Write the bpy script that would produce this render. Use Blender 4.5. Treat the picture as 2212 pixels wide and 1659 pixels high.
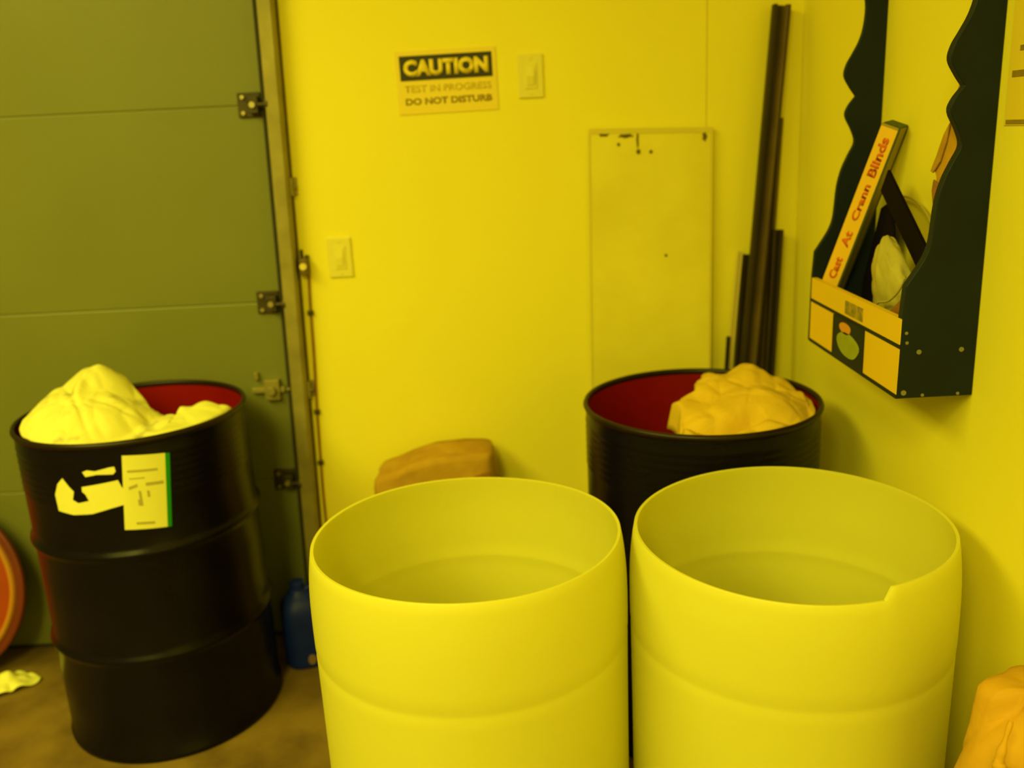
import bpy, bmesh, math, random
from mathutils import Vector, Matrix, noise
random.seed(7)
S = bpy.context.scene
for o in list(bpy.data.objects):
    bpy.data.objects.remove(o, do_unlink=True)
C = S.collection
PI = math.pi

# ------------------------------------------------------------------ camera
cd = bpy.data.cameras.new('camera'); cam = bpy.data.objects.new('camera', cd); C.objects.link(cam)
cd.sensor_width = 36.0; cd.sensor_fit = 'HORIZONTAL'
cd.lens = 1967.1 / 2212 * 36.0
cd.clip_start = 0.02
pitch, roll, yaw = 0.2727, -0.0502, 0.004
fwd = Vector((math.sin(yaw)*math.cos(pitch), math.cos(yaw)*math.cos(pitch), -math.sin(pitch)))
r0 = Vector((math.cos(yaw), -math.sin(yaw), 0)); u0 = r0.cross(fwd)
rv = r0*math.cos(roll) + u0*math.sin(roll); uv = -r0*math.sin(roll) + u0*math.cos(roll)
CAM = Vector((0, -2.6316, 1.5459))
cam.matrix_world = Matrix(((rv.x, uv.x, -fwd.x, CAM.x), (rv.y, uv.y, -fwd.y, CAM.y), (rv.z, uv.z, -fwd.z, CAM.z), (0, 0, 0, 1)))
cd.dof.use_dof = True; cd.dof.focus_distance = 1.45; cd.dof.aperture_fstop = 2.6
S.camera = cam

# ------------------------------------------------------------------ world, lights, exposure
S.view_settings.view_transform = 'Standard'; S.view_settings.look = 'None'
S.view_settings.gamma = 1.0; S.view_settings.use_curve_mapping = False
S.view_settings.exposure = 0.0
w = bpy.data.worlds.new('world'); S.world = w; w.use_nodes = True
w.node_tree.nodes['Background'].inputs[0].default_value = (1.0, 0.8, 0.1, 1)
w.node_tree.nodes['Background'].inputs[1].default_value = 0.05
LCOL = (1.0, 0.885, 0.11)
def area(name, loc, sx, sy, power, rot=(0, 0, 0)):
    l = bpy.data.lights.new(name, 'AREA'); l.shape = 'RECTANGLE'; l.size = sx; l.size_y = sy
    l.energy = power; l.color = LCOL
    o = bpy.data.objects.new(name, l); C.objects.link(o); o.location = loc; o.rotation_euler = rot
    return o
area('ceiling_lamp_near', (-0.8, -3.9, 3.12), 0.5, 1.6, 92)
area('ceiling_lamp_left', (-2.2, -2.4, 3.12), 1.1, 2.6, 118)
area('fill_light_rear', (-1.6, -5.4, 3.12), 2.6, 1.6, 100)  # wide soft fill added to lift the ambient light, no known fixture

# ------------------------------------------------------------------ helpers
def tag(o, label=None, cat=None, group=None, kind=None):
    if label: o['label'] = label
    if cat: o['category'] = cat
    if group: o['group'] = group
    if kind: o['kind'] = kind
    return o
def thing(name, label, cat, loc=(0, 0, 0), rotz=0.0, group=None):
    o = bpy.data.objects.new(name, None); C.objects.link(o)
    o.empty_display_size = 0.05; o.location = loc; o.rotation_euler = (0, 0, rotz)
    return tag(o, label, cat, group)
def obj(name, bm, mats, parent=None, smooth=False):
    bmesh.ops.recalc_face_normals(bm, faces=bm.faces[:])
    me = bpy.data.meshes.new(name); bm.to_mesh(me); bm.free()
    for m in (mats if isinstance(mats, (list, tuple)) else [mats]): me.materials.append(m)
    if smooth:
        for p in me.polygons: p.use_smooth = True
    o = bpy.data.objects.new(name, me); C.objects.link(o)
    if parent: o.parent = parent
    return o
def struct(name, bm, m, parent=None):
    o = obj(name, bm, m, parent)
    if not parent: o['kind'] = 'structure'
    return o
def sharp(o, deg=35):
    o.data.set_sharp_from_angle(angle=math.radians(deg)) if hasattr(o.data, 'set_sharp_from_angle') else None
    return o
def bev(o, wd=0.002, seg=2):
    m = o.modifiers.new('bevel', 'BEVEL'); m.width = wd; m.segments = seg; m.limit_method = 'ANGLE'
    return o
def box(bm, lo, hi, mi=0):
    x0, y0, z0 = lo; x1, y1, z1 = hi
    v = [bm.verts.new(p) for p in ((x0,y0,z0),(x1,y0,z0),(x1,y1,z0),(x0,y1,z0),(x0,y0,z1),(x1,y0,z1),(x1,y1,z1),(x0,y1,z1))]
    for f in ((0,3,2,1),(4,5,6,7),(0,1,5,4),(1,2,6,5),(2,3,7,6),(3,0,4,7)):
        bm.faces.new([v[i] for i in f]).material_index = mi
    return v
def bx(lo, hi):
    bm = bmesh.new(); box(bm, lo, hi); return bm
def lathe(bm, prof, n=64, cap0=False, cap1=False, mi=0):
    rings = []
    for r, z in prof:
        rings.append([bm.verts.new((r*math.cos(2*PI*i/n), r*math.sin(2*PI*i/n), z)) for i in range(n)])
    for a, b in zip(rings, rings[1:]):
        for i in range(n):
            bm.faces.new((a[i], a[(i+1) % n], b[(i+1) % n], b[i])).material_index = mi
    if cap0: bm.faces.new(rings[0][::-1]).material_index = mi
    if cap1: bm.faces.new(rings[-1]).material_index = mi
    return rings
def tube(bm, pts, r, n=8, closed=False):
    pts = [Vector(p) for p in pts]; rings = []
    up = Vector((0.13, 0.21, 1)).normalized()
    for i, p in enumerate(pts):
        a = pts[max(i-1, 0)]; b = pts[min(i+1, len(pts)-1)]
        t = (b-a).normalized()
        s = t.cross(up)
        if s.length < 1e-3: s = t.cross(Vector((1, 0, 0)))
        s.normalize(); q = s.cross(t).normalized()
        rr = r[i] if isinstance(r, (list, tuple)) else r
        rings.append([bm.verts.new(p + s*rr*math.cos(2*PI*k/n) + q*rr*math.sin(2*PI*k/n)) for k in range(n)])
    for a, b in zip(rings, rings[1:]):
        for k in range(n): bm.faces.new((a[k], a[(k+1) % n], b[(k+1) % n], b[k]))
    bm.faces.new(rings[0][::-1]); bm.faces.new(rings[-1])
def cyl_between(bm, a, b, r, n=20):
    a = Vector(a); b = Vector(b); tube(bm, [a, b], r, n)
def extrude_poly(bm, pts, vec, mi=0):
    vec = Vector(vec)
    a = [bm.verts.new(Vector(p)) for p in pts]; b = [bm.verts.new(Vector(p)+vec) for p in pts]
    n = len(pts)
    bm.faces.new(a).material_index = mi; bm.faces.new(b[::-1]).material_index = mi
    for i in range(n):
        bm.faces.new((a[i], b[i], b[(i+1) % n], a[(i+1) % n])).material_index = mi
def smooth_curve(pts, n=6):
    out = []
    P = [Vector(p) for p in pts]
    for i in range(len(P)-1):
        p0 = P[max(i-1, 0)]; p1 = P[i]; p2 = P[i+1]; p3 = P[min(i+2, len(P)-1)]
        for k in range(n):
            t = k/n
            out.append(0.5*((2*p1)+(p2-p0)*t+(2*p0-5*p1+4*p2-p3)*t*t+(-p0+3*p1-3*p2+p3)*t*t*t))
    out.append(P[-1]); return out
def text_bm(txt, size, bold=0.0, space=1.0, shear=0.0, depth=0.0006):
    cu = bpy.data.curves.new('lettering', 'FONT'); cu.body = txt; cu.size = size; cu.offset = bold
    cu.space_character = space; cu.shear = shear; cu.extrude = depth; cu.align_x = 'CENTER'; cu.align_y = 'CENTER'
    cu.resolution_u = 3
    o = bpy.data.objects.new('lettering_tmp', cu); C.objects.link(o)
    dg = bpy.context.evaluated_depsgraph_get(); dg.update()
    me = bpy.data.meshes.new_from_object(o.evaluated_get(dg))
    bm = bmesh.new(); bm.from_mesh(me)
    bpy.data.objects.remove(o, do_unlink=True); bpy.data.curves.remove(cu); bpy.data.meshes.remove(me)
    return bm
def fit_text(txt, width, height, bold=0.0, shear=0.0):
    bm = text_bm(txt, 1.0, bold, 1.0, shear, 0.0)
    xs = [v.co.x for v in bm.verts]; ys = [v.co.y for v in bm.verts]
    cx, cy = (min(xs)+max(xs))/2, (min(ys)+max(ys))/2
    for v in bm.verts:
        v.co.x = (v.co.x-cx)*width/(max(xs)-min(xs)); v.co.y = (v.co.y-cy)*height/(max(ys)-min(ys)); v.co.z = 0
    r = bmesh.ops.extrude_face_region(bm, geom=bm.faces[:])
    for e in r['geom']:
        if isinstance(e, bmesh.types.BMVert): e.co.z += 0.0008
    return bm

def mat(name, col, rough=0.6, metal=0.0, var=0.0, scale=4.0, bump=0.0, bscale=40.0, spec=0.5, col2=None, coat=0.0, mask=None, trans=0.0, thin=0.0):
    m = bpy.data.materials.new(name); m.use_nodes = True
    nt = m.node_tree; b = nt.nodes['Principled BSDF']
    b.inputs['Base Color'].default_value = (*col, 1); b.inputs['Roughness'].default_value = rough
    b.inputs['Metallic'].default_value = metal; b.inputs['Specular IOR Level'].default_value = spec
    b.inputs['Coat Weight'].default_value = coat; b.inputs['Coat Roughness'].default_value = 0.12
    if trans: b.inputs['Transmission Weight'].default_value = trans
    tc = nt.nodes.new('ShaderNodeTexCoord')
    if var or col2:
        n = nt.nodes.new('ShaderNodeTexNoise'); n.inputs['Scale'].default_value = scale; n.inputs['Detail'].default_value = 6
        nt.links.new(tc.outputs['Object'], n.inputs['Vector'])
        r = nt.nodes.new('ShaderNodeValToRGB')
        c2 = col2 or tuple(c*(1-var) for c in col)
        lo, hi = mask or (0.35, 0.65)
        r.color_ramp.elements[0].position = lo; r.color_ramp.elements[0].color = (*c2, 1)
        r.color_ramp.elements[1].position = hi; r.color_ramp.elements[1].color = (*col, 1)
        nt.links.new(n.outputs['Fac'], r.inputs['Fac']); nt.links.new(r.outputs['Color'], b.inputs['Base Color'])
    if bump:
        n2 = nt.nodes.new('ShaderNodeTexNoise'); n2.inputs['Scale'].default_value = bscale; n2.inputs['Detail'].default_value = 5
        nt.links.new(tc.outputs['Object'], n2.inputs['Vector'])
        bp = nt.nodes.new('ShaderNodeBump'); bp.inputs['Strength'].default_value = bump; bp.inputs['Distance'].default_value = 0.01
        nt.links.new(n2.outputs['Fac'], bp.inputs['Height']); nt.links.new(bp.outputs['Normal'], b.inputs['Normal'])
    if thin:      # milky plastic: part of the light passes through
        tb = nt.nodes.new('ShaderNodeBsdfTranslucent'); tb.inputs['Color'].default_value = (min(1, col[0]*1.2), min(1, col[1]*1.2), col[2], 1)
        mx = nt.nodes.new('ShaderNodeMixShader'); mx.inputs[0].default_value = thin
        nt.links.new(b.outputs[0], mx.inputs[1]); nt.links.new(tb.outputs[0], mx.inputs[2])
        nt.links.new(mx.outputs[0], nt.nodes['Material Output'].inputs['Surface'])
    return m

M = dict(
    dim=mat('dimmed_unseen_wall', (0.28, 0.23, 0.08), 0.9, var=0.1),  # unseen walls, colour darkened so the black drums reflect less
    wall=mat('painted_wall', (0.84, 0.76, 0.05), 0.75, var=0.03, scale=2, bump=0.05, bscale=90),
    ceil=mat('ceiling_paint', (0.8, 0.75, 0.3), 0.9, var=0.03),
    floor=mat('stained_concrete', (0.22, 0.143, 0.03), 0.6, col2=(0.11, 0.065, 0.015), scale=5.5, mask=(0.33, 0.6), bump=0.12, bscale=60),
    seam=mat('joint_tape', (0.66, 0.57, 0.06), 0.8, var=0.05),
    door=mat('garage_door_paint', (0.168, 0.182, 0.05), 0.5, var=0.06, scale=3, bump=0.05, bscale=120),
    rubber=mat('black_rubber', (0.03, 0.025, 0.015), 0.8, var=0.2),
    galv=mat('galvanised_track', (0.33, 0.29, 0.10), 0.55, 0.35, var=0.25, scale=14),
    steel=mat('bolt_steel', (0.55, 0.5, 0.3), 0.35, 0.8, var=0.1),
    dsteel=mat('hinge_steel', (0.06, 0.045, 0.02), 0.5, 0.3, var=0.3, scale=20),
    cream=mat('cream_plastic', (0.74, 0.68, 0.12), 0.5, var=0.02),
    board=mat('scuffed_board', (0.79, 0.715, 0.055), 0.7, col2=(0.70, 0.62, 0.045), scale=3.2, mask=(0.38, 0.62), bump=0.06),
    drum=mat('navy_drum_enamel', (0.005, 0.0035, 0.011), 0.27, var=0.4, scale=5, spec=0.18, bump=0.03, bscale=18),
    red=mat('red_drum_lining', (0.25, 0.004, 0.003), 0.6, spec=0.15, var=0.2, scale=6),
    rim=mat('drum_rim_enamel', (0.016, 0.007, 0.006), 0.4, var=0.4, scale=9, spec=0.3),
    white=mat('natural_polyethylene', (0.80, 0.78, 0.13), 0.42, var=0.02, scale=3, bump=0.02, bscale=25, thin=0.34),
    label=mat('label_paper', (0.78, 0.77, 0.2), 0.6, var=0.03, scale=20),
    ink=mat('faded_print', (0.42, 0.38, 0.12), 0.7, var=0.1),
    green=mat('green_label_edge', (0.0, 0.25, 0.01), 0.5, var=0.1),
    black=mat('black_ink', (0.02, 0.018, 0.01), 0.6, var=0.1),
    brownink=mat('faded_sign_ink', (0.30, 0.21, 0.02), 0.7, var=0.2, scale=60),
    paleink=mat('very_faded_sign_ink', (0.58, 0.44, 0.03), 0.7, var=0.15, scale=60),
    sign=mat('sign_plastic', (0.80, 0.64, 0.05), 0.5, var=0.02),
    paper=mat('crumpled_white_paper', (0.74, 0.71, 0.2), 0.7, col2=(0.50, 0.47, 0.14), mask=(0.33, 0.42), scale=16, bump=0.15, bscale=30),
    tan=mat('tan_cloth', (0.72, 0.49, 0.03), 0.85, var=0.12, scale=12, bump=0.2, bscale=60),
    kraft=mat('brown_kraft', (0.52, 0.31, 0.02), 0.85, col2=(0.40, 0.22, 0.015), scale=14, bump=0.2, bscale=40),
    kraft2=mat('orange_kraft', (0.58, 0.32, 0.015), 0.8, var=0.2, scale=7, bump=0.2, bscale=40),
    blue=mat('blue_plastic', (0.008, 0.022, 0.34), 0.45, spec=0.2, var=0.3, scale=9),
    cap=mat('jug_highlight', (0.25, 0.16, 0.1), 0.6, var=0.2),  # pale colour of the highlight painted on the jug
    lid=mat('orange_lid_enamel', (0.36, 0.045, 0.003), 0.5, var=0.15, scale=6),
    lidlit=mat('lid_bead_lit', (0.48, 0.21, 0.02), 0.45, var=0.15),  # bead lighter than the disc: a ring highlight put into its colour
    lide=mat('lid_edge', (0.15, 0.018, 0.004), 0.5, var=0.2),
    rgreen=mat('dark_green_paint', (0.008, 0.0155, 0.03), 0.55, spec=0.2, var=0.25, scale=8),
    gold=mat('gold_paint', (0.78, 0.52, 0.015), 0.5, var=0.05),
    lgreen=mat('light_green_paint', (0.30, 0.36, 0.03), 0.6, var=0.15, scale=30),
    orange=mat('orange_paint', (0.70, 0.30, 0.03), 0.6, var=0.1),
    screw=mat('pale_filler', (0.2, 0.2, 0.1), 0.6, var=0.1),
    carton=mat('gold_cardboard', (0.84, 0.52, 0.025), 0.5, var=0.03),
    cside=mat('olive_cardboard', (0.36, 0.28, 0.02), 0.6, var=0.1),
    cgreen=mat('dark_green_print', (0.045, 0.07, 0.02), 0.6, var=0.1),
    cred=mat('red_print', (0.72, 0.13, 0.01), 0.6, var=0.1),
    navy=mat('navy_vinyl', (0.008, 0.005, 0.02), 0.7, spec=0.06, var=0.3),
    bar=mat('black_bar_paint', (0.005, 0.002, 0.003), 0.7, spec=0.06, var=0.3),
    film=mat('cloudy_plastic_film', (0.52, 0.47, 0.12), 0.35, var=0.25, scale=12, bump=0.1),
    wire=mat('grey_wire', (0.40, 0.34, 0.08), 0.5, var=0.1),
    cork=mat('brown_wood', (0.30, 0.13, 0.02), 0.7, var=0.3, scale=20),
    sdark=mat('dark_brown_steel', (0.036, 0.023, 0.007), 0.5, 0.2, var=0.45, scale=5),
    smid=mat('rusty_olive_steel', (0.13, 0.085, 0.016), 0.55, 0.1, var=0.35, scale=6),
    slight=mat('pale_aluminium', (0.72, 0.62, 0.16), 0.45, 0.1, var=0.1),
)
XR = 0.85; XL = -4.2; YF = -7.2; ZC = 3.2

# ------------------------------------------------------------------ room
struct('floor', bx((XL, YF, -0.1), (XR, 0.3, 0)), M['floor'])
struct('ceiling', bx((XL, YF, ZC), (XR, 0, ZC+0.1)), M['ceil'])
struct('wall_right', bx((XR, YF, 0), (XR+0.1, 0.1, ZC)), M['wall'])
struct('wall_left', bx((XL-0.1, YF, 0), (XL, 0.1, ZC)), M['dim'])
struct('wall_front', bx((XL, YF-0.1, 0), (XR, YF, ZC)), M['dim'])
bm = bmesh.new(); box(bm, (-0.655, 0, 0), (XR, 0.1, ZC)); box(bm, (XL, 0, 2.25), (-0.655, 0.1, ZC))
struct('wall_back', bm, M['wall'])
struct('trim_1', bx((0.5855, -0.0015, 0.0), (0.5885, 0.0, ZC)), M['seam'])

def lean(o):
    # the door opening is a little out of plumb: its jamb edge leans with height
    off = o.parent.location.x if o.parent else 0.0
    for v in o.data.vertices:
        if v.co.x+off < -0.5 and v.co.x+off > -1.2: v.co.x += 0.0265*(v.co.z-0.55)
    return o
lean(bpy.data.objects['wall_back'])
# ------------------------------------------------------------------ sectional garage door
door = bpy.data.objects.new('door_1', None); C.objects.link(door); door['kind'] = 'structure'
zj = [0.012, 0.54, 1.0925, 1.6435, 2.24]
for a, b in zip(zj, zj[1:]):
    bm = bmesh.new()
    yf = 0.012
    prof = [(yf+0.002, a+0.0003), (yf, a+0.004), (yf, b-0.004), (yf+0.002, b-0.0003), (yf+0.045, b-0.001), (yf+0.045, a+0.001)]
    extrude_poly(bm, [(XL, y, z) for y, z in prof], (-0.668-XL, 0, 0))
    obj('door_panel', bm, M['door'], door)
obj('bottom_seal', bx((XL, 0.012, 0.0), (-0.655, 0.055, 0.014)), M['rubber'], door)
obj('side_seal', bx((-0.668, 0.0, 0.0), (-0.656, 0.02, 2.24)), M['rubber'], door)
for z in (0.54, 1.0925, 1.6435):
    bm = bmesh.new()
    box(bm, (-0.735, 0.004, z-0.032), (-0.672, 0.012, z+0.034))
    box(bm, (-0.700, -0.022, z-0.022), (-0.674, 0.006, z+0.022))
    cyl_between(bm, (-0.705, -0.004, z+0.012), (-0.672, -0.004, z+0.012), 0.010)
    h = bev(obj('end_hinge', bm, M['dsteel'], door), 0.002)
    bm = bmesh.new(); cyl_between(bm, (-0.672, -0.03, z), (-0.640, -0.03, z), 0.006); cyl_between(bm, (-0.649, -0.03, z), (-0.640, -0.03, z), 0.022, 24)
    obj('roller', bm, M['dsteel'], h)
    bm = bmesh.new()
    for dx, dz in ((-0.720, -0.020), (-0.720, 0.022)):
        cyl_between(bm, (dx, 0.004, z+dz), (dx, -0.003, z+dz), 0.006, 6)
    cyl_between(bm, (-0.688, -0.022, z), (-0.688, -0.030, z), 0.009, 6)
    obj('hinge_bolt', bm, M['steel'], h)
bm = bmesh.new()
box(bm, (-0.775, -0.004, 0.822), (-0.675, 0.012, 0.838)); box(bm, (-0.735, -0.010, 0.800), (-0.690, 0.012, 0.862))
box(bm, (-0.765, -0.002, 0.862), (-0.752, 0.012, 0.885)); box(bm, (-0.672, -0.004, 0.826), (-0.660, 0.004, 0.834))
cyl_between(bm, (-0.712, -0.010, 0.831), (-0.712, -0.026, 0.831), 0.013)
lk = bev(obj('slide_lock', bm, M['galv'], door), 0.002)
tag(lk, 'olive galvanised slide lock')

t = thing('door_track', 'galvanised vertical roller track beside the right edge of garage door', 'door track', (-0.6, 0, 0))
bm = bmesh.new()
pr = [(-0.052, -0.002), (-0.052, -0.052), (-0.044, -0.058), (-0.010, -0.058), (-0.004, -0.052), (-0.004, -0.040), (-0.007, -0.040), (-0.007, -0.050), (-0.012, -0.055), (-0.042, -0.055), (-0.049, -0.050), (-0.049, -0.002)]
# channel opens towards the door, seen end-on along z
pr = [(-0.045, -0.018), (-0.045, -0.012), (-0.010, -0.008), (-0.004, -0.014), (-0.004, -0.046), (-0.010, -0.052), (-0.045, -0.050), (-0.045, -0.044), (-0.042, -0.044), (-0.042, -0.047), (-0.012, -0.049), (-0.007, -0.044), (-0.007, -0.016), (-0.012, -0.011), (-0.042, -0.015), (-0.042, -0.018)]
extrude_poly(bm, [(x, y, 0.02) for x, y in pr], (0, 0, 2.2))
obj('channel', bm, M['galv'], t)
bm = bmesh.new(); extrude_poly(bm, [(0.0, -0.002, 0.0), (0.0, -0.012, 0.0), (-0.03, -0.012, 0.0), (-0.03, -0.002, 0.0)], (0, 0, 2.24))
obj('jamb_angle', bm, M['smid'], t)
for z in (0.30, 0.83, 1.42, 1.98):
    bm = bmesh.new(); box(bm, (-0.006, -0.03, z-0.025), (0.004, -0.001, z+0.025)); box(bm, (-0.004, -0.006, z-0.025), (0.012, -0.001, z+0.025))
    cyl_between(bm, (0.004, -0.018, z), (0.010, -0.018, z), 0.006, 6)
    bev(obj('track_bracket', bm, M['galv'], t), 0.0015)

for o in list(bpy.data.objects):
    if o.type == 'MESH' and (o.parent == door or (o.parent and o.parent.parent == door) or (o.parent and o.parent.name == 'door_track')): lean(o)
# ------------------------------------------------------------------ door sensor with its cable
t = thing('door_sensor', 'small brown sensor box beside garage door track with stapled cable hanging down', 'sensor', (-0.570, 0, 1.20))
bm = bmesh.new(); box(bm, (-0.009, -0.036, -0.028), (0.016, -0.001, 0.020)); bev(obj('housing', bm, M['smid'], t), 0.004)
bm = bmesh.new(); cyl_between(bm, (0.004, -0.036, -0.002), (0.004, -0.042, -0.002), 0.010); obj('lens', bm, M['slight'], t)
bm = bmesh.new(); box(bm, (-0.008, -0.006, 0.016), (0.0, -0.001, 0.042)); box(bm, (0.006, -0.012, 0.016), (0.016, -0.001, 0.026)); obj('mounting_bracket', bm, M['dsteel'], t)
cp = [(0.012, -0.012, -0.020), (0.008, -0.006, -0.06), (0.004, -0.006, -0.14), (0.000, -0.006, -0.26), (-0.006, -0.006, -0.38), (-0.010, -0.006, -0.46), (-0.015, -0.006, -0.60), (-0.019, -0.006, -0.75), (-0.020, -0.006, -1.10), (-0.020, -0.012, -1.17)]
bm = bmesh.new(); tube(bm, smooth_curve(cp, 6), 0.0035, 8); obj('cable', bm, M['cork'], t, True)
for x, z in ((0.004, -0.142), (-0.009, -0.444), (-0.015, -0.606)):
    bm = bmesh.new(); box(bm, (x-0.008, -0.013, z-0.007), (x+0.008, 0.0, z+0.007)); bev(obj('cable_clip', bm, M['dsteel'], t), 0.002)

# ------------------------------------------------------------------ caution sign
t = thing('caution_sign', 'yellow wall sign with CAUTION on a black band and two faded lines', 'sign', (-0.126, 0, 1.681))
t.rotation_euler = (0, math.radians(-0.6), 0)
bev(obj('sign_panel', bx((-0.138, -0.003, -0.083), (0.138, 0, 0.083)), M['sign'], t), 0.004)
obj('header_band', bx((-0.126, -0.0045, 0.006), (0.126, -0.003, 0.070)), M['black'], t)
R90 = Matrix.Rotation(PI/2, 4, 'X')
def wall_text(txt, wd, ht, x, z, m, parent, y, bold):
    bm = fit_text(txt, wd, ht, bold); bm.transform(Matrix.Translation((x, y, z)) @ R90); return obj('lettering', bm, m, parent)
wall_text('CAUTION', 0.232, 0.043, 0, 0.038, M['sign'], t, -0.0045, 0.065)
wall_text('TEST IN PROGRESS', 0.238, 0.018, 0.002, -0.016, M['paleink'], t, -0.003, 0.01)
wall_text('DO NOT DISTURB', 0.238, 0.018, 0.002, -0.049, M['brownink'], t, -0.003, 0.035)

# ------------------------------------------------------------------ switch plates
def switch_plate(loc, label, rock):
    t = thing('light_switch', label, 'light switch', loc)
    bm = bmesh.new(); box(bm, (-0.035, -0.006, -0.0575), (0.035, 0, 0.0575)); bev(obj('cover_plate', bm, M['cream'], t), 0.004, 3)
    bm = bmesh.new(); box(bm, (-0.017, -0.0085, -0.033), (0.017, -0.006, 0.033)); bev(obj('switch_frame', bm, M['cream'], t), 0.001)
    bm = bmesh.new(); extrude_poly(bm, [(-0.010, -0.0085, -0.024), (-0.010, -0.011, -0.024), (-0.010, -0.015 if rock else -0.013, 0.0), (-0.010, -0.0105, 0.024), (-0.010, -0.0085, 0.024)], (0.020, 0, 0)); obj('toggle', bm, M['cream'], t)
    for z in (-0.046, 0.046):
        bm = bmesh.new(); cyl_between(bm, (0, -0.006, z), (0, -0.0075, z), 0.0035, 10); obj('plate_screw', bm, M['cream'], t)
    return t
switch_plate((0.1035, 0, 1.683), 'cream light switch plate high on wall, just right of caution sign', True)
switch_plate((-0.4655, 0, 1.2145), 'cream light switch plate low on wall, just right of garage door', False)

# ------------------------------------------------------------------ leaning board
t = thing('leaning_board', 'tall scuffed cream board leaning on back wall behind red-lined drum', 'board', (0.43, -0.012, 0))
bm = bmesh.new()
extrude_poly(bm, [(-0.196, -0.042, 0.0), (0.165, -0.042, 0.0), (0.173, -0.004, 1.524), (-0.171, -0.004, 1.536)], (0, 0.009, 0.0))
obj('panel', bm, M['board'], t)
bm = bmesh.new()
extrude_poly(bm, [(0.158, -0.0435, 0.0), (0.166, -0.0435, 0.0), (0.174, -0.0055, 1.524), (0.166, -0.0055, 1.524)], (0, 0.002, 0))
extrude_poly(bm, [(-0.171, -0.0055, 1.536), (-0.171, -0.006, 1.522), (0.174, -0.006, 1.510), (0.174, -0.0055, 1.524)], (0, 0.0015, 0))
extrude_poly(bm, [(-0.197, -0.0435, 0.0), (-0.193, -0.0435, 0.0), (-0.168, -0.0055, 1.53), (-0.172, -0.0055, 1.536)], (0, 0.002, 0))
obj('taped_edge', bm, M['seam'], t)
bm = bmesh.new()
def yb(z): return -0.0425 + 0.038*z/1.53 - 0.001
def smudge(x, z, rx, rz):
    pts = []; bm = bmesh.new()
    for i in range(14):
        k = 1+0.25*math.sin(i*2.3+x*50)
        zz = z+rz*k*math.sin(2*PI*i/14); pts.append((x+rx*k*math.cos(2*PI*i/14), yb(zz), zz))
    extrude_poly(bm, pts, (0, 0.001, 0)); obj('scuff_mark', bm, M['smid'], t)
for a in ((-0.035, 1.468, 0.006, 0.007), (0.000, 1.466, 0.005, 0.005), (-0.037, 1.50, 0.003, 0.022), (-0.130, 1.518, 0.014, 0.005), (-0.07, 1.512, 0.02, 0.005), (0.040, 1.176, 0.004, 0.004), (-0.09, 1.49, 0.004, 0.005), (0.15, 1.50, 0.006, 0.012)): smudge(*a)


# ------------------------------------------------------------------ metal lengths standing in the corner
def stud(name, label, foot, top, wd, dp, m, m2=None, th=0.004, lip=True):
    """C-section steel length; open side faces the room (-y)."""
    t = thing(name, label, 'metal strip', foot)
    f = Vector(foot); d = Vector(top)-f
    L = d.length
    q = Vector((0, 0, 1)).rotation_difference(d.normalized())
    t.rotation_mode = 'QUATERNION'; t.rotation_quaternion = q
    h = wd/2
    bm = bmesh.new(); prof = [(-h, 0), (h, 0), (h, -dp), (h-0.30*wd, -dp), (h-0.30*wd, -dp+th*0.6), (h-th, -dp+th*0.6), (h-th, -th), (-h+th, -th), (-h+th, -dp+th*0.6), (-h+0.22*wd, -dp+th*0.6), (-h+0.22*wd, -dp), (-h, -dp)]
    extrude_poly(bm, [(x, y, 0) for x, y in prof], (0, 0, L)); obj('channel', bm, m, t)
    if m2:
        bm = bmesh.new(); extrude_poly(bm, [(h-0.45*wd, -th, 0.0), (h-0.30*wd, -dp-0.001, 0.0), (h-0.12*wd, -dp-0.001, 0), (h-0.12*wd, -th, 0.0)], (0, 0, L-0.002)); obj('inner_rail', bm, m2, t)
    return t
stud('metal_channel', 'longest dark steel channel standing in corner, tallest of the metal lengths', (0.628, -0.110, 0.0), (0.781, -0.016, 1.83), 0.046, 0.022, M['sdark'], M['smid'])
stud('metal_channel', 'dark steel channel in corner, second tallest, mostly behind the tallest one', (0.700, -0.050, 0.0), (0.783, -0.006, 1.54), 0.030, 0.014, M['smid'])
stud('metal_channel', 'short dark steel channel nearest right wall in corner', (0.722, -0.105, 0.0), (0.783, -0.036, 1.235), 0.028, 0.022, M['sdark'])
stud('metal_channel', 'dark steel strip between the pale strip and tallest channel', (0.626, -0.070, 0.0), (0.705, -0.008, 1.165), 0.026, 0.018, M['sdark'])
stud('metal_strip', 'thin pale aluminium strip standing left of the dark channels', (0.578, -0.075, 0.0), (0.685, -0.010, 1.175), 0.014, 0.012, M['slight'])
stud('metal_strip', 'shortest thin dark strip, leftmost of the metal lengths in corner', (0.585, -0.110, 0.0), (0.651, -0.030, 0.930), 0.010, 0.010, M['sdark'])

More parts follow.
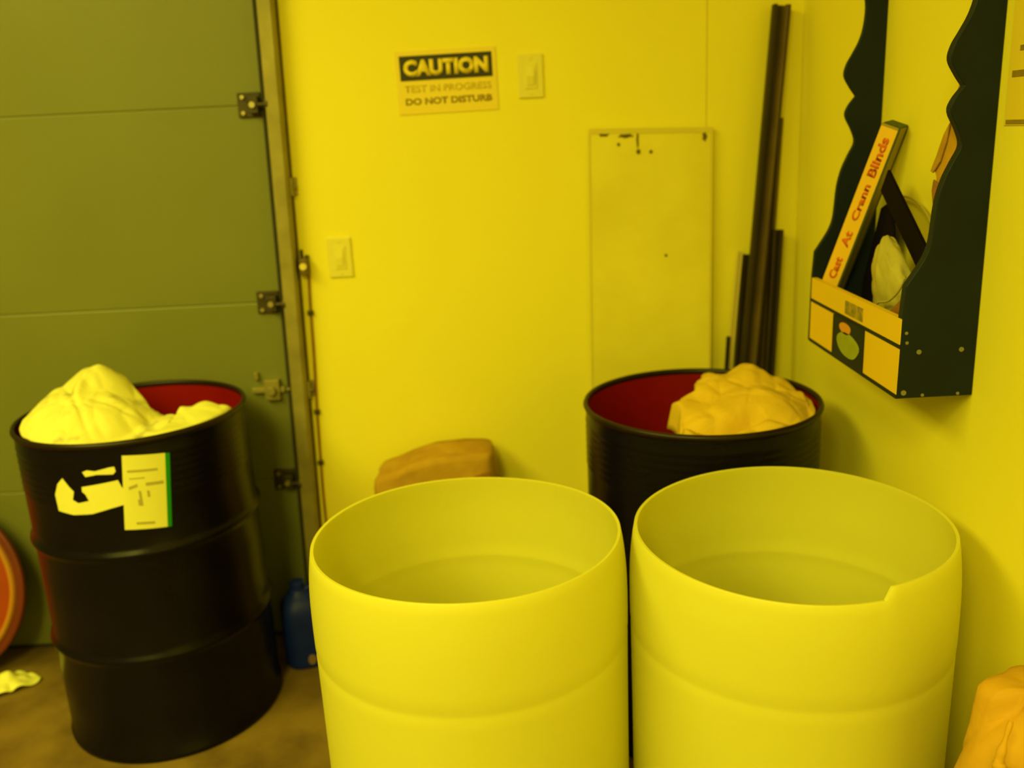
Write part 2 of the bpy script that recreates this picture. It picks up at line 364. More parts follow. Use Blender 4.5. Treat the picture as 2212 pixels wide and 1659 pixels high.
# ------------------------------------------------------------------ steel drums
def steel_drum(name, label, loc, rotz=0):
    t = thing(name, label, 'drum', loc, rotz, 'open steel drums')
    R = 0.2845
    def hoop(z): return [(R, z-0.022), (R+0.003, z-0.012), (R+0.008, z-0.005), (R+0.0095, z), (R+0.008, z+0.005), (R+0.003, z+0.012), (R, z+0.022)]
    prof = [(R-0.004, 0.0), (R+0.004, 0.002), (R+0.005, 0.012), (R, 0.018)] + [(R, 0.10), (R, 0.2)] + hoop(0.300) + [(R, 0.4), (R, 0.5)] + hoop(0.588) + [(R, 0.65)]
    z = 0.72
    while z < 0.83:
        prof += [(R, z), (R+0.0016, z+0.006), (R, z+0.012)]; z += 0.018
    prof += [(R, 0.865)]
    bm = bmesh.new(); lathe(bm, prof, 96); obj('drum_body', bm, M['drum'], t, True)
    bm = bmesh.new(); lathe(bm, [(R, 0.866), (R+0.004, 0.869), (R+0.0065, 0.875), (R+0.004, 0.881), (R-0.001, 0.883), (R-0.005, 0.879), (R-0.006, 0.870), (R-0.003, 0.864)], 96)
    obj('rolled_rim', bm, M['rim'], t, True)
    bm = bmesh.new(); lathe(bm, [(R-0.0045, 0.868), (R-0.0045, 0.59), (R-0.0045, 0.30), (R-0.0045, 0.02)], 96, cap1=True); sharp(obj('drum_lining', bm, M['red'], t, True))
    bm = bmesh.new(); lathe(bm, [(R-0.002, 0.006), (R-0.002, 0.010)], 96, True, True); obj('drum_bottom', bm, M['drum'], t)
    return t
DB = (-0.9984, -0.3084, 0.0); DR = (0.4739, -0.4759, 0.0)
d1 = steel_drum('steel_drum', 'open dark blue steel drum with paper labels, standing before garage door', DB)
d2 = steel_drum('steel_drum', 'open dark steel drum behind the white barrels, by the leaning board', DR, 0.6)
def patch(poly, R, th=0.001):
    """polygon of (angle, height) wrapped onto a drum wall"""
    bm = bmesh.new()
    vs = [bm.verts.new((a, z, 0)) for a, z in poly]
    bm.faces.new(vs); bmesh.ops.triangulate(bm, faces=bm.faces[:])
    for _ in range(3):
        bmesh.ops.subdivide_edges(bm, edges=[e for e in bm.edges if abs(e.verts[0].co.x-e.verts[1].co.x) > 0.05], cuts=1)
        bmesh.ops.triangulate(bm, faces=bm.faces[:])
    r = bmesh.ops.extrude_face_region(bm, geom=bm.faces[:])
    for e in r['geom']:
        if isinstance(e, bmesh.types.BMVert): e.co.z = th
    for v in bm.verts:
        a, z, h = v.co; v.co = ((R+h)*math.cos(a), (R+h)*math.sin(a), z)
    return bm
RL = 0.2868
sl = obj('shipping_label', patch([(-1.3051, 0.8468), (-0.968, 0.8344), (-1.0443, 0.6475), (-1.3803, 0.6593)], RL), M['label'], d1)
tag(sl, 'cream paper label with green right edge')
obj('green_edge', patch([(-0.9717, 0.8347), (-0.935, 0.8322), (-1.0094, 0.646), (-1.0443, 0.6475)], RL+0.0006), M['green'], sl)
bmm = None
def bar_patch(a0, z0, a1, z1, h):
    return [(a0, z0-h), (a1, z1-h), (a1, z1+h), (a0, z0+h)]
for q in (bar_patch(-1.285, 0.806, -1.05, 0.799, 0.003), bar_patch(-1.294, 0.763, -1.225, 0.768, 0.004), bar_patch(-1.16, 0.767, -1.02, 0.764, 0.004), bar_patch(-1.225, 0.742, -1.205, 0.74, 0.012), bar_patch(-1.16, 0.742, -1.14, 0.742, 0.008), bar_patch(-1.24, 0.724, -1.205, 0.722, 0.008), bar_patch(-1.28, 0.672, -1.137, 0.666, 0.003), bar_patch(-1.28, 0.787, -1.16, 0.784, 0.0015)):
    obj('printed_line', patch(q, RL+0.001, 0.0005), M['ink'], sl)
tl = obj('torn_label', patch([(-1.8906, 0.7824), (-1.8322, 0.7977), (-1.7813, 0.7758), (-1.7463, 0.7641), (-1.7699, 0.7425), (-1.7242, 0.7344), (-1.6267, 0.7401), (-1.648, 0.7569), (-1.6716, 0.7642), (-1.668, 0.776), (-1.3662, 0.7871), (-1.3494, 0.7711), (-1.3383, 0.7647), (-1.3531, 0.7235), (-1.4597, 0.7177), (-1.6197, 0.7065), (-1.7882, 0.7039), (-1.9329, 0.7119), (-1.9386, 0.7538)], RL-0.0006), M['label'], d1)
tag(tl, 'torn remains of a cream paper label')
obj('label_shred', patch([(-1.6401, 0.8135), (-1.6021, 0.8178), (-1.5353, 0.8144), (-1.4205, 0.8208), (-1.3764, 0.8216), (-1.372, 0.8097), (-1.3949, 0.8031), (-1.5229, 0.8056), (-1.62, 0.8016)], RL-0.0006), M['label'], d1)

# ------------------------------------------------------------------ cut plastic barrels
def plastic_barrel(label, loc, cut, Rm, rotz=0.0):
    """cut(theta) -> height of the sawn rim at that angle"""
    t = thing('plastic_barrel', label, 'barrel', loc, rotz, 'cut-open white plastic barrels')
    n = 160; th = 0.006
    zs = [(0.0, 0.93), (0.012, 0.965), (0.04, 0.985), (0.15, 0.990), (0.255, 0.991), (0.262, 0.985), (0.268, 0.985), (0.275, 0.991), (0.40, 0.992), (0.52, 0.994), (0.60, 0.996), (0.617, 0.997), (0.624, 0.993), (0.632, 0.993), (0.640, 0.999), (0.665, 1.0), (0.70, 1.0), (0.73, 0.998)]
    top = [(0.2, 0.995), (0.4, 0.990), (0.6, 0.983), (0.8, 0.974), (1.0, 0.962)]
    def ring(bm, z, k, off):
        return [bm.verts.new(((Rm*k-off)*math.cos(2*PI*i/n), (Rm*k-off)*math.sin(2*PI*i/n), z)) for i in range(n)]
    def ringt(bm, f, k, off):
        out = []
        for i in range(n):
            a = 2*PI*i/n; z = 0.73+(cut(a)-0.73)*f
            kk = 1.0 + (k-1.0)
            out.append(bm.verts.new(((Rm*kk-off)*math.cos(a), (Rm*kk-off)*math.sin(a), z)))
        return out
    def skin(bm, rs):
        for a, b in zip(rs, rs[1:]):
            for i in range(n): bm.faces.new((a[i], a[(i+1) % n], b[(i+1) % n], b[i]))
    bm = bmesh.new()
    outer = [ring(bm, z, k, 0) for z, k in zs] + [ringt(bm, f, 1.0-(1.0-k)*0.9, 0) for f, k in top]
    lipo = [bm.verts.new((v.co.x*0.997, v.co.y*0.997, v.co.z+0.001)) for v in outer[-1]]
    inner = [ringt(bm, f, 1.0-(1.0-k)*0.9, th) for f, k in top[::-1]] + [ring(bm, z, k, th) for z, k in zs[::-1] if z > 0.01]
    skin(bm, outer+[lipo]+inner)
    bm.faces.new(outer[0][::-1]); bm.faces.new(inner[-1])
    o = obj('barrel_shell', bm, M['white'], t, True); sharp(o, 50)
    return t
def cut1(a):   # slightly lower on the far side
    return 0.822 - 0.006*math.sin(a) + 0.0012*math.sin(3*a+1)
NA = -1.30
def cut2(a):   # saw line that does not meet itself: a step at angle NA
    a = (a-NA) % (2*PI)
    return 0.835 - 0.022*(a/(2*PI)) + 0.0015*math.sin(3*a)
plastic_barrel('left cut-open white plastic barrel with even rim, nearest the camera', (-0.0935, -1.0528, 0), cut1, 0.2995)
plastic_barrel('right cut-open white plastic barrel with a notch in its rim', (0.5018, -1.098, 0), cut2, 0.2925)

# ------------------------------------------------------------------ crumpled sheets
def crease(x, y, s, seed):
    d, p = noise.voronoi(Vector((x*s, y*s, seed)))
    return min(1.0, (d[1]-d[0])*1.6)
def sheet(c0, rho, zf, nr=40, na=120):
    bm = bmesh.new(); cv = bm.verts.new((c0[0], c0[1], zf(c0[0], c0[1], 0)))
    prev = None
    for j in range(1, nr+1):
        v = j/nr; ring = []
        for i in range(na):
            a = 2*PI*i/na; r = rho(a)*v; x = c0[0]+r*math.cos(a); y = c0[1]+r*math.sin(a)
            ring.append(bm.verts.new((x, y, zf(x, y, v))))
        for i in range(na):
            if prev is None: bm.faces.new((cv, ring[i], ring[(i+1) % na]))
            else: bm.faces.new((prev[i], ring[i], ring[(i+1) % na], prev[(i+1) % na]))
        prev = ring
    return bm
def clip_disc(c0, a, R):
    """distance from c0 to the circle of radius R round the origin along a"""
    dx, dy = math.cos(a), math.sin(a); b = c0[0]*dx+c0[1]*dy; c = c0[0]**2+c0[1]**2-R*R
    return -b+math.sqrt(b*b-c)
def clip_lines(c0, a, poly):
    best = 9
    d = Vector((math.cos(a), math.sin(a)))
    for p, q in zip(poly, poly[1:]+poly[:1]):
        e = Vector(q)-Vector(p); w_ = Vector(p)-Vector(c0)
        den = d.x*e.y-d.y*e.x
        if abs(den) < 1e-9: continue
        t_ = (w_.x*e.y-w_.y*e.x)/den; s_ = (w_.x*d.y-w_.y*d.x)/den
        if t_ > 0 and -1e-6 <= s_ <= 1+1e-6: best = min(best, t_)
    return best
def g(x, y, cx, cy, sx, sy): return math.exp(-((x-cx)/sx)**2-((y-cy)/sy)**2)
def solid(o, th=0.0015):
    m = o.modifiers.new('thickness', 'SOLIDIFY'); m.thickness = th; m.offset = -1; return o
# white paper in the blue drum (local to the drum centre)
pc = (-0.06, -0.10); PP = [(-0.215, -0.4), (0.115, -0.4), (0.125, -0.20), (0.14, -0.02), (0.06, 0.02), (-0.02, 0.09), (-0.11, 0.10), (-0.19, 0.07), (-0.225, 0.0), (-0.225, -0.14)]
def rho1(a): return max(0.03, min(clip_disc(pc, a, 0.272), clip_lines(pc, a, PP)))*(1+0.012*math.sin(9*a))-0.002
def z1(x, y, v):
    z = 0.862
    dx = x+0.075; dy = y-0.015
    d = math.hypot(dx/(0.21 if dx < 0 else 0.155), dy/(0.27 if dy < 0 else 0.17))
    if d < 1:
        f = 0.5-0.5*math.tanh(dx/0.04)
        z += 0.132*(f*(1-d**1.7)**0.9+(1-f)*(1-d)**0.9)
    z += 0.010*g(dx, dy, -0.02, -0.08, 0.012, 0.05)-0.008*g(x, y, 0.0, -0.10, 0.05, 0.010)-0.008*g(x+y*0.7, y, -0.17, -0.12, 0.009, 0.08)
    z += 0.016*g(x, y, 0.07, -0.10, 0.07, 0.06)
    z += 0.018*(crease(x, y, 6, 1.3)-0.5) + 0.007*(crease(x, y, 15, 4.3)-0.5) + 0.006*noise.noise(Vector((x*9, y*9, 2)))
    r = math.hypot(x, y)
    if r > 0.25 and z < 0.9: z -= 0.10*(r-0.25)
    if y > 0 and v > 0.85: z -= (v-0.85)*0.5
    return z
o = tag(solid(obj('crumpled_paper', sheet(pc, rho1, z1, 56, 150), M['paper'], None, True)), 'large crumpled white paper sheet heaped inside the blue drum', 'paper')
o.location = (DB[0], DB[1], 0)
pc2 = (0.185, -0.10); P2 = [(0.130, -0.30), (0.4, -0.30), (0.4, -0.02), (0.235, -0.005), (0.16, -0.01), (0.132, -0.05)]
def rho2(a): return max(0.02, min(clip_disc(pc2, a, 0.271), clip_lines(pc2, a, P2)))-0.002
def z2(x, y, v): return 0.880+0.018*g(x, y, 0.20, -0.04, 0.05, 0.05)+0.008*(crease(x, y, 14, 7.1)-0.5)-0.03*max(0, v-0.9)*3+0.025*g(x, y, 0.135, -0.03, 0.014, 0.02) - (0.05*max(0, math.hypot(x, y)-0.25))
o = tag(solid(obj('paper_scrap', sheet(pc2, rho2, z2, 24, 80), M['label'], None, True)), 'small bright paper scrap at the right edge inside blue drum', 'paper')
o.location = (DB[0], DB[1], 0)
# tan cloth in the other drum
pc3 = (0.10, -0.03); P3 = [(-0.105, -0.5), (-0.10, -0.235), (-0.085, -0.12), (-0.075, -0.06), (-0.088, -0.015), (-0.060, 0.03), (-0.02, 0.03), (0.045, 0.19), (0.10, 0.5), (0.5, 0.5), (0.5, -0.5)]
def rho3(a): return max(0.03, min(clip_disc(pc3, a, 0.272), clip_lines(pc3, a, P3)))*(1+0.008*math.sin(11*a))-0.002
def z3(x, y, v):
    z = 0.868+0.040*max(0, 1-((x-0.11)/0.20)**2-((y-0.02)/0.22)**2)
    z += 0.042*g(x, y, 0.150, 0.12, 0.055, 0.08) + 0.020*g(x, y, 0.03, 0.06, 0.05, 0.06)+0.012*g(x, y, -0.07, -0.03, 0.03, 0.03)
    yc = -0.150-0.02*math.sin((x+0.05)*30)*0.5
    if -0.085 < x < 0.12: z -= (0.065*math.exp(-((y-yc)/0.019)**2)+(0.008 if y < yc else 0))*min(1, (x+0.085)/0.03)*min(1, (0.12-x)/0.03)
    z += 0.022*(crease(x, y, 6, 9.3)-0.5)+0.009*(crease(x, y, 14, 2.3)-0.5)+0.008*noise.noise(Vector((x*8+2, y*8, 5)))
    r = math.hypot(x, y)
    if r > 0.255: z = min(z, 0.868-0.15*(r-0.255)) if y < 0.02 or x > 0.2 else z
    if x < 0.0 and v > 0.93: z -= (v-0.93)*0.9
    return z
o = tag(solid(obj('tan_cloth', sheet(pc3, rho3, z3, 60, 160), M['tan'], None, True), 0.003), 'crumpled tan cloth bunched in the drum with dark red inside', 'cloth')
o.location = (DR[0], DR[1], 0)

# ------------------------------------------------------------------ sacks
def sack(name, label, cat, loc, rx, ry, prof, top, mt, seed, amp=0.012, rotz=0.0, fold=None):
    """standing crumpled sack; prof = [(z, scale)], top(x,y)->extra height"""
    t = thing(name, label, cat, loc, rotz)
    n = 96; bm = bmesh.new(); rings = []
    H = prof[-1][0]
    pf = []
    for (z0, k0), (z1_, k1) in zip(prof, prof[1:]):
        m_ = max(1, int((z1_-z0)/0.02))
        for j in range(m_): pf.append((z0+(z1_-z0)*j/m_, k0+(k1-k0)*j/m_))
    pf.append(prof[-1])
    def pt(a, z, k):
        c, s = math.cos(a), math.sin(a); e = 0.32
        x = rx*k*math.copysign(abs(c)**e, c); y = ry*k*math.copysign(abs(s)**e, s)
        q = Vector((x*6, y*6, z*5+seed))
        dsp = amp*(crease(x+z*0.3, y+z*0.7, 9, seed)-0.5)*2*min(1, z/0.05) + amp*0.8*noise.noise(q*1.5)*min(1, z/0.05)
        L = math.hypot(x, y) or 1
        zz = z
        if z > H*0.6: zz += top(x, y)*(z-H*0.6)/(H*0.4)
        return (x+dsp*x/L, y+dsp*y/L, zz)
    for z, k in pf: rings.append([bm.verts.new(pt(2*PI*i/n, z, k)) for i in range(n)])
    for k in (0.75, 0.5, 0.28, 0.1):
        rings.append([bm.verts.new((lambda p: (p[0], p[1], p[2]-(fold(p[0], p[1]) if fold else 0)+amp*0.9*(crease(p[0], p[1], 12, seed)-0.5)))(pt(2*PI*i/n, H, prof[-1][1]*k))) for i in range(n)])
    for a, b in zip(rings, rings[1:]):
        for i in range(n): bm.faces.new((a[i], a[(i+1) % n], b[(i+1) % n], b[i]))
    bm.faces.new(rings[0][::-1]); bm.faces.new(rings[-1])
    o = obj('sack_body', bm, mt, t, True)
    return t, o
def top_a(x, y): return -0.006+0.028*math.tanh((x+0.08)/0.06)
t, o = sack('paper_sack', 'brown kraft sack with crumpled flat top, against back wall behind left barrel', 'sack', (-0.225, -0.120, 0), 0.178, 0.085, [(0, 0.96), (0.3, 1.0), (0.54, 1.0), (0.620, 0.975), (0.637, 0.95)], top_a, M['kraft'], 3.1, 0.008)
bm = bmesh.new(); extrude_poly(bm, [(0.10, -0.088, 0.560), (0.165, -0.082, 0.560), (0.158, -0.080, 0.612), (0.115, -0.083, 0.60)], (0, -0.004, 0)); obj('torn_corner', bm, M['cork'], t)

# tan paper bag against the right wall, near the camera; its side is folded open
t = thing('paper_bag', 'orange-tan paper bag standing against right wall in the bottom right corner', 'bag', (0.745, -1.50, 0))
n = 128; bm = bmesh.new(); rings = []
def bagpt(a, z):
    c, s = math.cos(a), math.sin(a); e = 0.75
    k = (1.0 if z < 0.52 else 1.0-0.36*((z-0.52)/0.225)**2.0)*(0.96+0.05*math.sin(z*9))
    x = 0.108*k*math.copysign(abs(c)**e, c); y = 0.105*k*math.copysign(abs(s)**e, s)
    d = 0.009*(crease(x+z*0.2, y+z*0.5, 9, 5.2)-0.5)*2+0.009*noise.noise(Vector((x*9, y*9, z*6)))
    d += 0.006*math.sin(5*a+z*9)*min(1, z/0.3)
    if y < 0: d -= 0.034*math.exp(-((x+0.065)/0.034)**2-((z-0.712)/0.030)**2)
    L = math.hypot(x, y) or 1
    return Vector((min(x+d*x/L, 0.100), y+d*y/L, z))
NZ = 60
for j in range(NZ+1):
    z = 0.716*j/NZ; rings.append([bm.verts.new(bagpt(2*PI*i/n, z)) for i in range(n)])
for k, dz in ((0.90, 0.010), (0.7, 0.017), (0.42, 0.018), (0.2, 0.017)):
    rings.append([bm.verts.new((v.co.x*k, v.co.y*k, 0.716+dz+0.004*noise.noise(v.co*20))) for v in rings[NZ]])
for a, b in zip(rings, rings[1:]):
    for i in range(n): bm.faces.new((a[i], a[(i+1) % n], b[(i+1) % n], b[i]))
bm.faces.new(rings[0][::-1]); bm.faces.new(rings[-1])
obj('bag_body', bm, M['kraft2'], t, True)
bm = bmesh.new()
ridge = smooth_curve([(-0.082, -0.068, 0.748), (-0.096, -0.080, 0.720), (-0.102, -0.084, 0.698), (-0.100, -0.088, 0.684), (-0.075, -0.092, 0.674), (-0.045, -0.098, 0.670), (-0.01, -0.100, 0.672)], 6)
tube(bm, ridge, [0.003+0.006*math.sin(PI*min(1, i/len(ridge)*1.05))**2+0.001*math.sin(i) for i in range(len(ridge))], 10)
fe = obj('folded_edge', bm, M['kraft2'], t, True); fe.location.z = -0.014

# ------------------------------------------------------------------ blue jug by the track
t = thing('plastic_jug', 'dark blue plastic jug on floor between blue drum and left barrel', 'jug', (-0.640, -0.135, 0), 0.3)
bm = bmesh.new(); n = 48; rings = []
for z, k in ((0.0, 0.86), (0.006, 0.95), (0.02, 1.0), (0.08, 1.02), (0.15, 1.0), (0.18, 0.96), (0.205, 0.82), (0.225, 0.55), (0.238, 0.34), (0.25, 0.28)):
    r_ = []
    for i in range(n):
        a = 2*PI*i/n; c, s = math.cos(a), math.sin(a); e = 0.6+0.4*max(0, (z-0.18)/0.07)
        sh = -0.028*max(0, (z-0.17)/0.08)
        r_.append(bm.verts.new((0.085*k*math.copysign(abs(c)**e, c)+sh, 0.060*k*math.copysign(abs(s)**e, s), z)))
    rings.append(r_)
for a, b in zip(rings, rings[1:]):
    for i in range(n): bm.faces.new((a[i], a[(i+1) % n], b[(i+1) % n], b[i]))
bm.faces.new(rings[0][::-1]); bm.faces.new(rings[-1])
obj('jug_body', bm, M['blue'], t, True)
bm = bmesh.new(); tube(bm, smooth_curve([(-0.02, 0, 0.236), (0.02, 0, 0.245), (0.062, 0, 0.225), (0.078, 0, 0.18), (0.070, 0, 0.14)], 6), 0.012, 12); obj('handle', bm, M['blue'], t, True)
bm = bmesh.new(); bm2 = lathe(bm, [(0.022, 0.0), (0.022, 0.02), (0.019, 0.023)], 24, True, True); bm.transform(Matrix.Translation((-0.028, 0, 0.249))); obj('cap', bm, M['blue'], t)
bm = bmesh.new(); extrude_poly(bm, [(-0.012+0.012*math.cos(k*PI/6), -0.0615, 0.036+0.017*math.sin(k*PI/6)) for k in range(12)], (0, -0.002, 0)); tag(obj('painted_glint', bm, M['cap'], t), 'small pale highlight painted on the jug')  # highlight on the blue plastic, modelled as a pale patch

# ------------------------------------------------------------------ drum lid leaning on the garage door
t = thing('drum_lid', 'round orange drum lid leaning on garage door left of blue drum', 'lid', (-1.785, -0.115, 0))
T = Matrix.Translation((0, 0, 0.290)) @ Matrix.Rotation(math.radians(-10), 4, 'X') @ Matrix.Rotation(PI/2, 4, 'X')
def lid_part(name, prof, m, cap=False):
    bm = bmesh.new(); lathe(bm, prof, 96, cap0=cap); bm.transform(T); return obj(name, bm, m, t, True)
lid_part('lid_disc', [(0.10, 0.004), (0.17, 0.0045), (0.18, 0.010), (0.19, 0.0045), (0.248, 0.004)], M['lid'], True)
lid_part('lid_bead_lit', [(0.246, 0.003), (0.250, 0.010), (0.256, 0.013), (0.262, 0.010), (0.265, 0.003)], M['lidlit'])
lid_part('lid_rim', [(0.264, 0.004), (0.275, 0.001), (0.285, 0.004), (0.290, 0.0), (0.291, -0.010), (0.286, -0.016), (0.270, -0.006), (0.0005, -0.004)], M['lide'])

# white paper on the floor
pcf = (0.0, 0.0)
def rhof(a): return 0.070*(1+0.35*math.cos(2*(a-0.55)))*(1+0.08*math.sin(5*a))
def zf(x, y, v): return 0.016+0.034*g(x, y, 0, 0.01, 0.05, 0.04)+0.010*(crease(x, y, 22, 3.3)-0.5)-0.006*v
o = tag(solid(obj('floor_paper', sheet(pcf, rhof, zf, 20, 60), M['label'], None, True)), 'crumpled white paper on floor below the orange lid', 'paper'); o.location = (-1.560, -0.215, 0.0)

# ------------------------------------------------------------------ green and gold wall rack
XF = 0.709; YN = -1.041; YA = -0.562; th = 0.018
t = thing('wall_rack', 'green and gold wooden rack with scrolled sides hanging on right wall', 'wall rack', (XR, (YN+YA)/2, 1.035))
ox, oy, oz = XR, (YN+YA)/2, 1.035
near = [(0.709, 1.035), (0.7105, 1.186), (0.714, 1.243), (0.734, 1.274), (0.745, 1.294), (0.753, 1.322), (0.758, 1.386), (0.767, 1.425), (0.780, 1.455), (0.792, 1.482), (0.784, 1.508), (0.769, 1.538), (0.774, 1.558), (0.790, 1.579)]
near2 = [(0.790, 1.579), (0.776, 1.598), (0.763, 1.622), (0.767, 1.645), (0.779, 1.667), (0.792, 1.692), (0.800, 1.72), (0.803, 1.76), (0.798, 1.80), (0.806, 1.84), (0.830, 1.87), (0.849, 1.875)]
def scroll(pts, keep=3):
    return [Vector((a[0], 0, a[1])) for a in pts[:keep]] + smooth_curve([(a[0], 0, a[1]) for a in pts[keep:]], 4)
out = scroll(near, 3)+smooth_curve([(a[0], 0, a[1]) for a in near2], 4)[1:]+[Vector((0.849, 0, 1.035))]
for y0, y1 in ((YN, YN+th), (YA, YA+0.012)):
    bm = bmesh.new(); extrude_poly(bm, [(p.x-ox, y0-oy, p.z-oz) for p in out], (0, y1-y0, 0)); bev(obj('side_panel', bm, M['rgreen'], t), 0.0015, 1)
a0, a1 = YN+0.003-oy, YA-oy
def fb(name, x0, x1, y0, y1, z0, z1, m, par=None):
    return obj(name, bx((x0-ox, y0-oy, z0-oz), (x1-ox, y1-oy, z1-oz)), m, par or t)
fb('bottom_board', 0.711, 0.849, YN+th, YA, 1.035, 1.047, M['rgreen'])
fb('inner_shelf', 0.722, 0.849, YN+th, YA, 1.098, 1.112, M['rgreen'])
fb('back_rail', 0.838, 0.849, YN+th, YA, 1.112, 1.15, M['wall'])
fr = fb('front_rail', XF, XF+0.012, YN+0.001, YA-0.001, 1.137, 1.184, M['gold'])
fb('dark_stripe', XF+0.001, XF+0.012, YN+0.001, YA-0.001, 1.1285, 1.137, M['rgreen'])
fb('front_panel', XF, XF+0.012, YN+0.001, YA-0.001, 1.043, 1.1285, M['gold'])
fb('lower_edge', XF-0.0005, XF+0.012, YN+0.001, YA-0.001, 1.035, 1.043, M['rgreen'])
em = fb('centre_plaque', XF-0.002, XF, -0.883, -0.712, 1.041, 1.129, M['rgreen'])
bm = bmesh.new()
def blob(pts, x, dx):
    extrude_poly(bm, [(x-ox, y-oy, z-oz) for y, z in pts], (dx, 0, 0))
def rblob(cy, cz, ry, rz, lob, ph=0):
    return [(cy+ry*(1+lob*math.sin(3*k*2*PI/24+ph))*math.cos(k*2*PI/24), cz+rz*(1+lob*math.sin(2*k*2*PI/24+ph))*math.sin(k*2*PI/24)) for k in range(24)]
blob(rblob(-0.803, 1.080, 0.060, 0.025, 0.05), XF-0.0035, 0.0015); obj('plaque_figure', bm, M['lgreen'], em)
bm = bmesh.new(); blob(rblob(-0.785, 1.112, 0.030, 0.012, 0.05, 1), XF-0.0035, 0.0015); obj('plaque_crown', bm, M['orange'], em)
bm = bmesh.new(); box(bm, (XF-0.0015-ox, -0.868-oy, 1.143-oz), (XF-ox, -0.775-oy, 1.170-oz)); nm = obj('name_tag', bm, mat('worn_tag', (0.42, 0.30, 0.03), 0.6, col2=(0.16, 0.14, 0.03), scale=60), t)
for x, z, r_ in ((0.745, 1.122, 0.0045), (0.822, 1.123, 0.0045), (0.720, 1.158, 0.003), (0.722, 1.14, 0.003), (0.722, 1.046, 0.005), (0.757, 1.04, 0.003), (0.822, 1.040, 0.003)): bm = bmesh.new(); cyl_between(bm, (x-ox, YN-oy, z-oz), (x-ox, YN-0.0012-oy, z-oz), r_, 12); obj('screw_filler', bm, M['screw'], t)

# long carton leaning in the rack
B = Vector((0.7400, -0.5990, 1.178)); Tt = Vector((0.810, -0.708, 1.515))
ax = (Tt-B).normalized(); B = B-ax*0.058
mid = (B+Tt)/2; c = (CAM-mid).normalized(); nrm = (c-ax*c.dot(ax)).normalized()
wv = ax.cross(nrm).normalized()                      # to the right in the picture when sign is right
if wv.x < 0: wv = -wv
ang = math.radians(20)
nn = (nrm*math.cos(ang)-wv*math.sin(ang)).normalized(); ww = (wv*math.cos(ang)+nrm*math.sin(ang)).normalized()
L = (Tt-B).length; W2 = 0.0205; D = 0.040
t = thing('long_carton', 'long narrow gold cardboard carton with red lettering leaning in wall rack', 'box', B)
Mx = Matrix(((ww.x, nn.x, ax.x), (ww.y, nn.y, ax.y), (ww.z, nn.z, ax.z))).to_4x4()
def cb(lo, hi):
    bm = bx(lo, hi); bm.transform(Mx); return bm
obj('carton_body', cb((-W2, -D, 0), (W2, -0.0008, L)), M['cside'], t)
fc = obj('printed_face', cb((-W2, -0.001, 0), (W2-0.004, 0, L-0.006)), M['carton'], t)
obj('green_border', cb((W2-0.004, -0.0011, 0), (W2+0.0005, 0.0001, L)), M['cgreen'], t)
obj('end_flap', cb((-W2+0.004, -D, L), (W2, 0.0001, L+0.0025)), M['cgreen'], t)
obj('side_stripe', cb((W2, -D, 0), (W2+0.0004, -D+0.008, L)), M['cgreen'], t)
LT = L-0.058
def lett(txt, z0, z1, h):
    bm = fit_text(txt, z1-z0, h, 0.035)
    # text x -> axis, text y -> -ww, text z -> nn
    R_ = Matrix(((ax.x, -ww.x, nn.x), (ax.y, -ww.y, nn.y), (ax.z, -ww.z, nn.z))).to_4x4()
    bm.transform(Matrix.Translation(ax*((z0+z1)/2)-ww*0.002) @ R_); obj('lettering', bm, M['cred'], t)
f0 = 0.058
lett('Cast', f0+0.010*1, f0+0.062, 0.018)
lett('At', f0+0.088, f0+0.125, 0.018)
lett('Crann', f0+0.150, f0+0.233, 0.016)
lett('Blinds', f0+0.250, f0+0.335, 0.019)

# flat dark pouch behind carton
bm = bmesh.new(); extrude_poly(bm, [(0.815, -0.715, 1.365), (0.815, -0.735, 1.30), (0.808, -0.745, 1.113), (0.808, -0.60, 1.113), (0.812, -0.60, 1.18), (0.815, -0.665, 1.345)], (0.008, 0, 0))
bev(tag(obj('navy_pouch', bm, M['navy']), 'dark navy flat pouch behind the gold carton in wall rack', 'pouch'), 0.003)
# black flat bar crossing
bm = bmesh.new()
a = Vector((0.790, -0.735, 1.408)); b = Vector((0.790, -0.995, 1.225)); dd = (b-a).normalized(); pn = dd.cross(Vector((1, 0, 0))).normalized()
hw = 0.027
extrude_poly(bm, [a+pn*hw, a-pn*hw, b-pn*hw, b+pn*hw], (0.006, 0, 0))
bev(tag(obj('black_bar', bm, M['bar']), 'black flat bar lying diagonally inside the wall rack', 'bar'), 0.0015)
# cloudy plastic bag
bm = bmesh.new(); bmesh.ops.create_icosphere(bm, subdivisions=5, radius=1.0)
for v in bm.verts:
    p = v.co.copy()
    k = 1.0-0.55*max(0, p.z)**1.3
    q = Vector((0.026*p.x, 0.092*p.y*k, 0.096*p.z))
    n_ = 0.010*(crease(p.y, p.z, 2.2, 3.1)-0.5)+0.012*noise.noise(p*1.7)
    v.co = q*(1+n_*8)+Vector((0, 0.050*max(0, p.z), 0))
bmz = min(v.co.z for v in bm.verts)
bm.transform(Matrix.Translation((0.776, -0.848, 1.113-bmz)))
tag(obj('plastic_bag', bm, M['film'], None, True), 'cloudy yellowish plastic bag under the black bar in wall rack', 'bag')
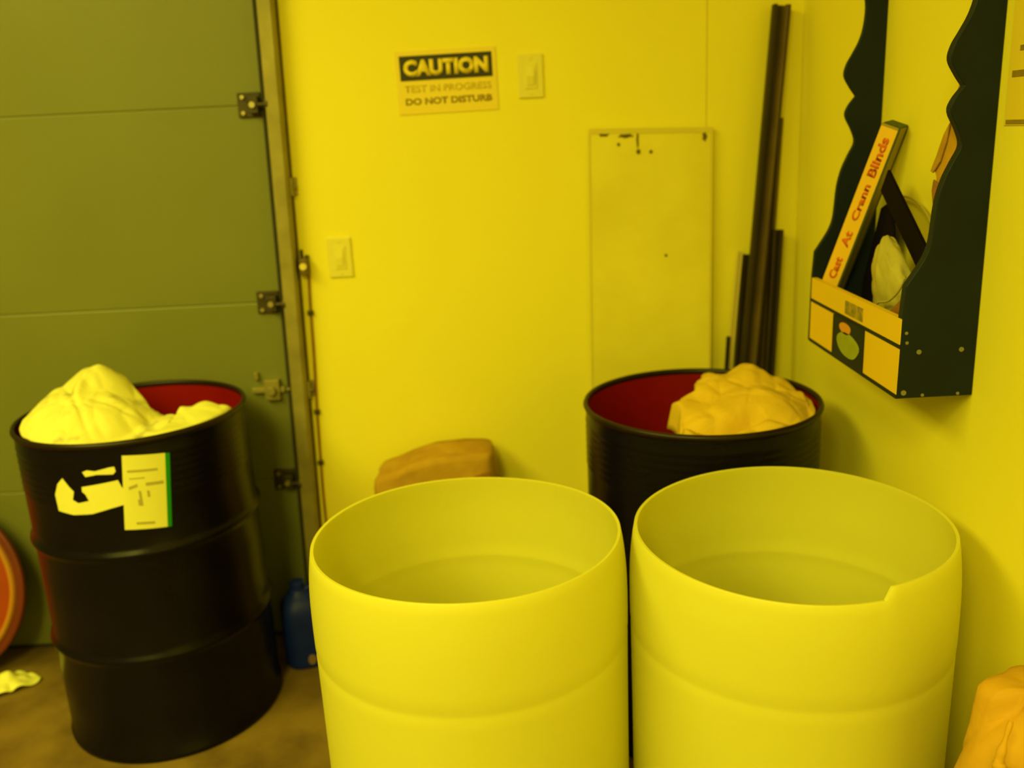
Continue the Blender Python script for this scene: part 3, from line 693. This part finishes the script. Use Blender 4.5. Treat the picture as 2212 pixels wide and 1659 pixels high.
# wire coil
bm = bmesh.new()
wp = [(0.838, -0.656, 1.350), (0.838, -0.680, 1.367), (0.838, -0.7075, 1.3714), (0.838, -0.758, 1.371), (0.838, -0.806, 1.359), (0.838, -0.839, 1.341), (0.838, -0.861, 1.319), (0.838, -0.872, 1.298), (0.838, -0.868, 1.24), (0.838, -0.85, 1.18), (0.838, -0.84, 1.116)]
tube(bm, smooth_curve(wp, 8), 0.0022, 8)
tag(obj('wire_loop', bm, M['wire'], None, True), 'thin grey wire loop springing up inside the wall rack', 'wire')
bm = bmesh.new()
tube(bm, smooth_curve([(0.737, -0.845, 1.116), (0.735, -0.864, 1.175), (0.735, -0.923, 1.195), (0.735, -0.965, 1.222), (0.737, -0.982, 1.249)], 8), 0.0022, 8)
tag(obj('wire_tail', bm, M['wire'], None, True), 'short dark wire curving across the cloudy plastic bag', 'wire')
# brown paper bundle behind the near side
t = thing('paper_bundle', 'bundle of brown paper strips leaning behind the nearer side of wall rack', 'paper', (0.80, -0.985, 1.113))
def flat(poly, x, thk, m_):
    bm = bmesh.new(); extrude_poly(bm, [(x-0.80, y+0.985, z-1.113) for y, z in poly], (thk, 0, 0)); bev(obj('paper_strip', bm, M[m_], t), 0.001, 1)
flat([(-1.020, 1.113), (-0.995, 1.113), (-0.992, 1.30), (-0.968, 1.352), (-0.950, 1.372), (-0.944, 1.40), (-0.940, 1.425), (-0.930, 1.438), (-0.950, 1.465), (-0.970, 1.502), (-0.984, 1.548), (-1.000, 1.588), (-1.012, 1.600), (-1.020, 1.590)], 0.800, 0.010, 'kraft2')
flat([(-0.992, 1.350), (-0.965, 1.352), (-0.944, 1.376), (-0.936, 1.400), (-0.940, 1.420), (-0.962, 1.410), (-0.985, 1.385)], 0.795, 0.004, 'cork')
flat([(-0.925, 1.434), (-0.935, 1.431), (-0.958, 1.452), (-0.975, 1.485), (-0.985, 1.520), (-0.966, 1.500), (-0.944, 1.462)], 0.795, 0.004, 'kraft')
bm = bmesh.new(); extrude_poly(bm, [(0.728, -1.018, 1.113), (0.728, -0.920, 1.113), (0.728, -0.938, 1.175), (0.728, -0.962, 1.192), (0.728, -0.985, 1.208), (0.728, -1.018, 1.210)], (0.012, 0, 0))
bev(tag(obj('wood_offcut', bm, M['cork']), 'small brown wood offcut at the front right corner inside wall rack', 'wood piece'), 0.002)

# ------------------------------------------------------------------ notice on the right wall
t = thing('wall_notice', 'pale notice sheet on right wall at the right edge, past wall rack', 'notice', (XR, -1.30, 1.60))
obj('sheet', bx((-0.002, -0.20, -0.088), (0, 0.235, 0.17)), M['sign'], t)
bm = bmesh.new(); box(bm, (-0.003, 0.18, -0.012), (-0.002, 0.222, -0.002)); box(bm, (-0.003, 0.17, 0.028), (-0.002, 0.205, 0.036)); box(bm, (-0.003, -0.19, -0.086), (-0.002, 0.228, -0.079)); obj('print', bm, M['brownink'], t)
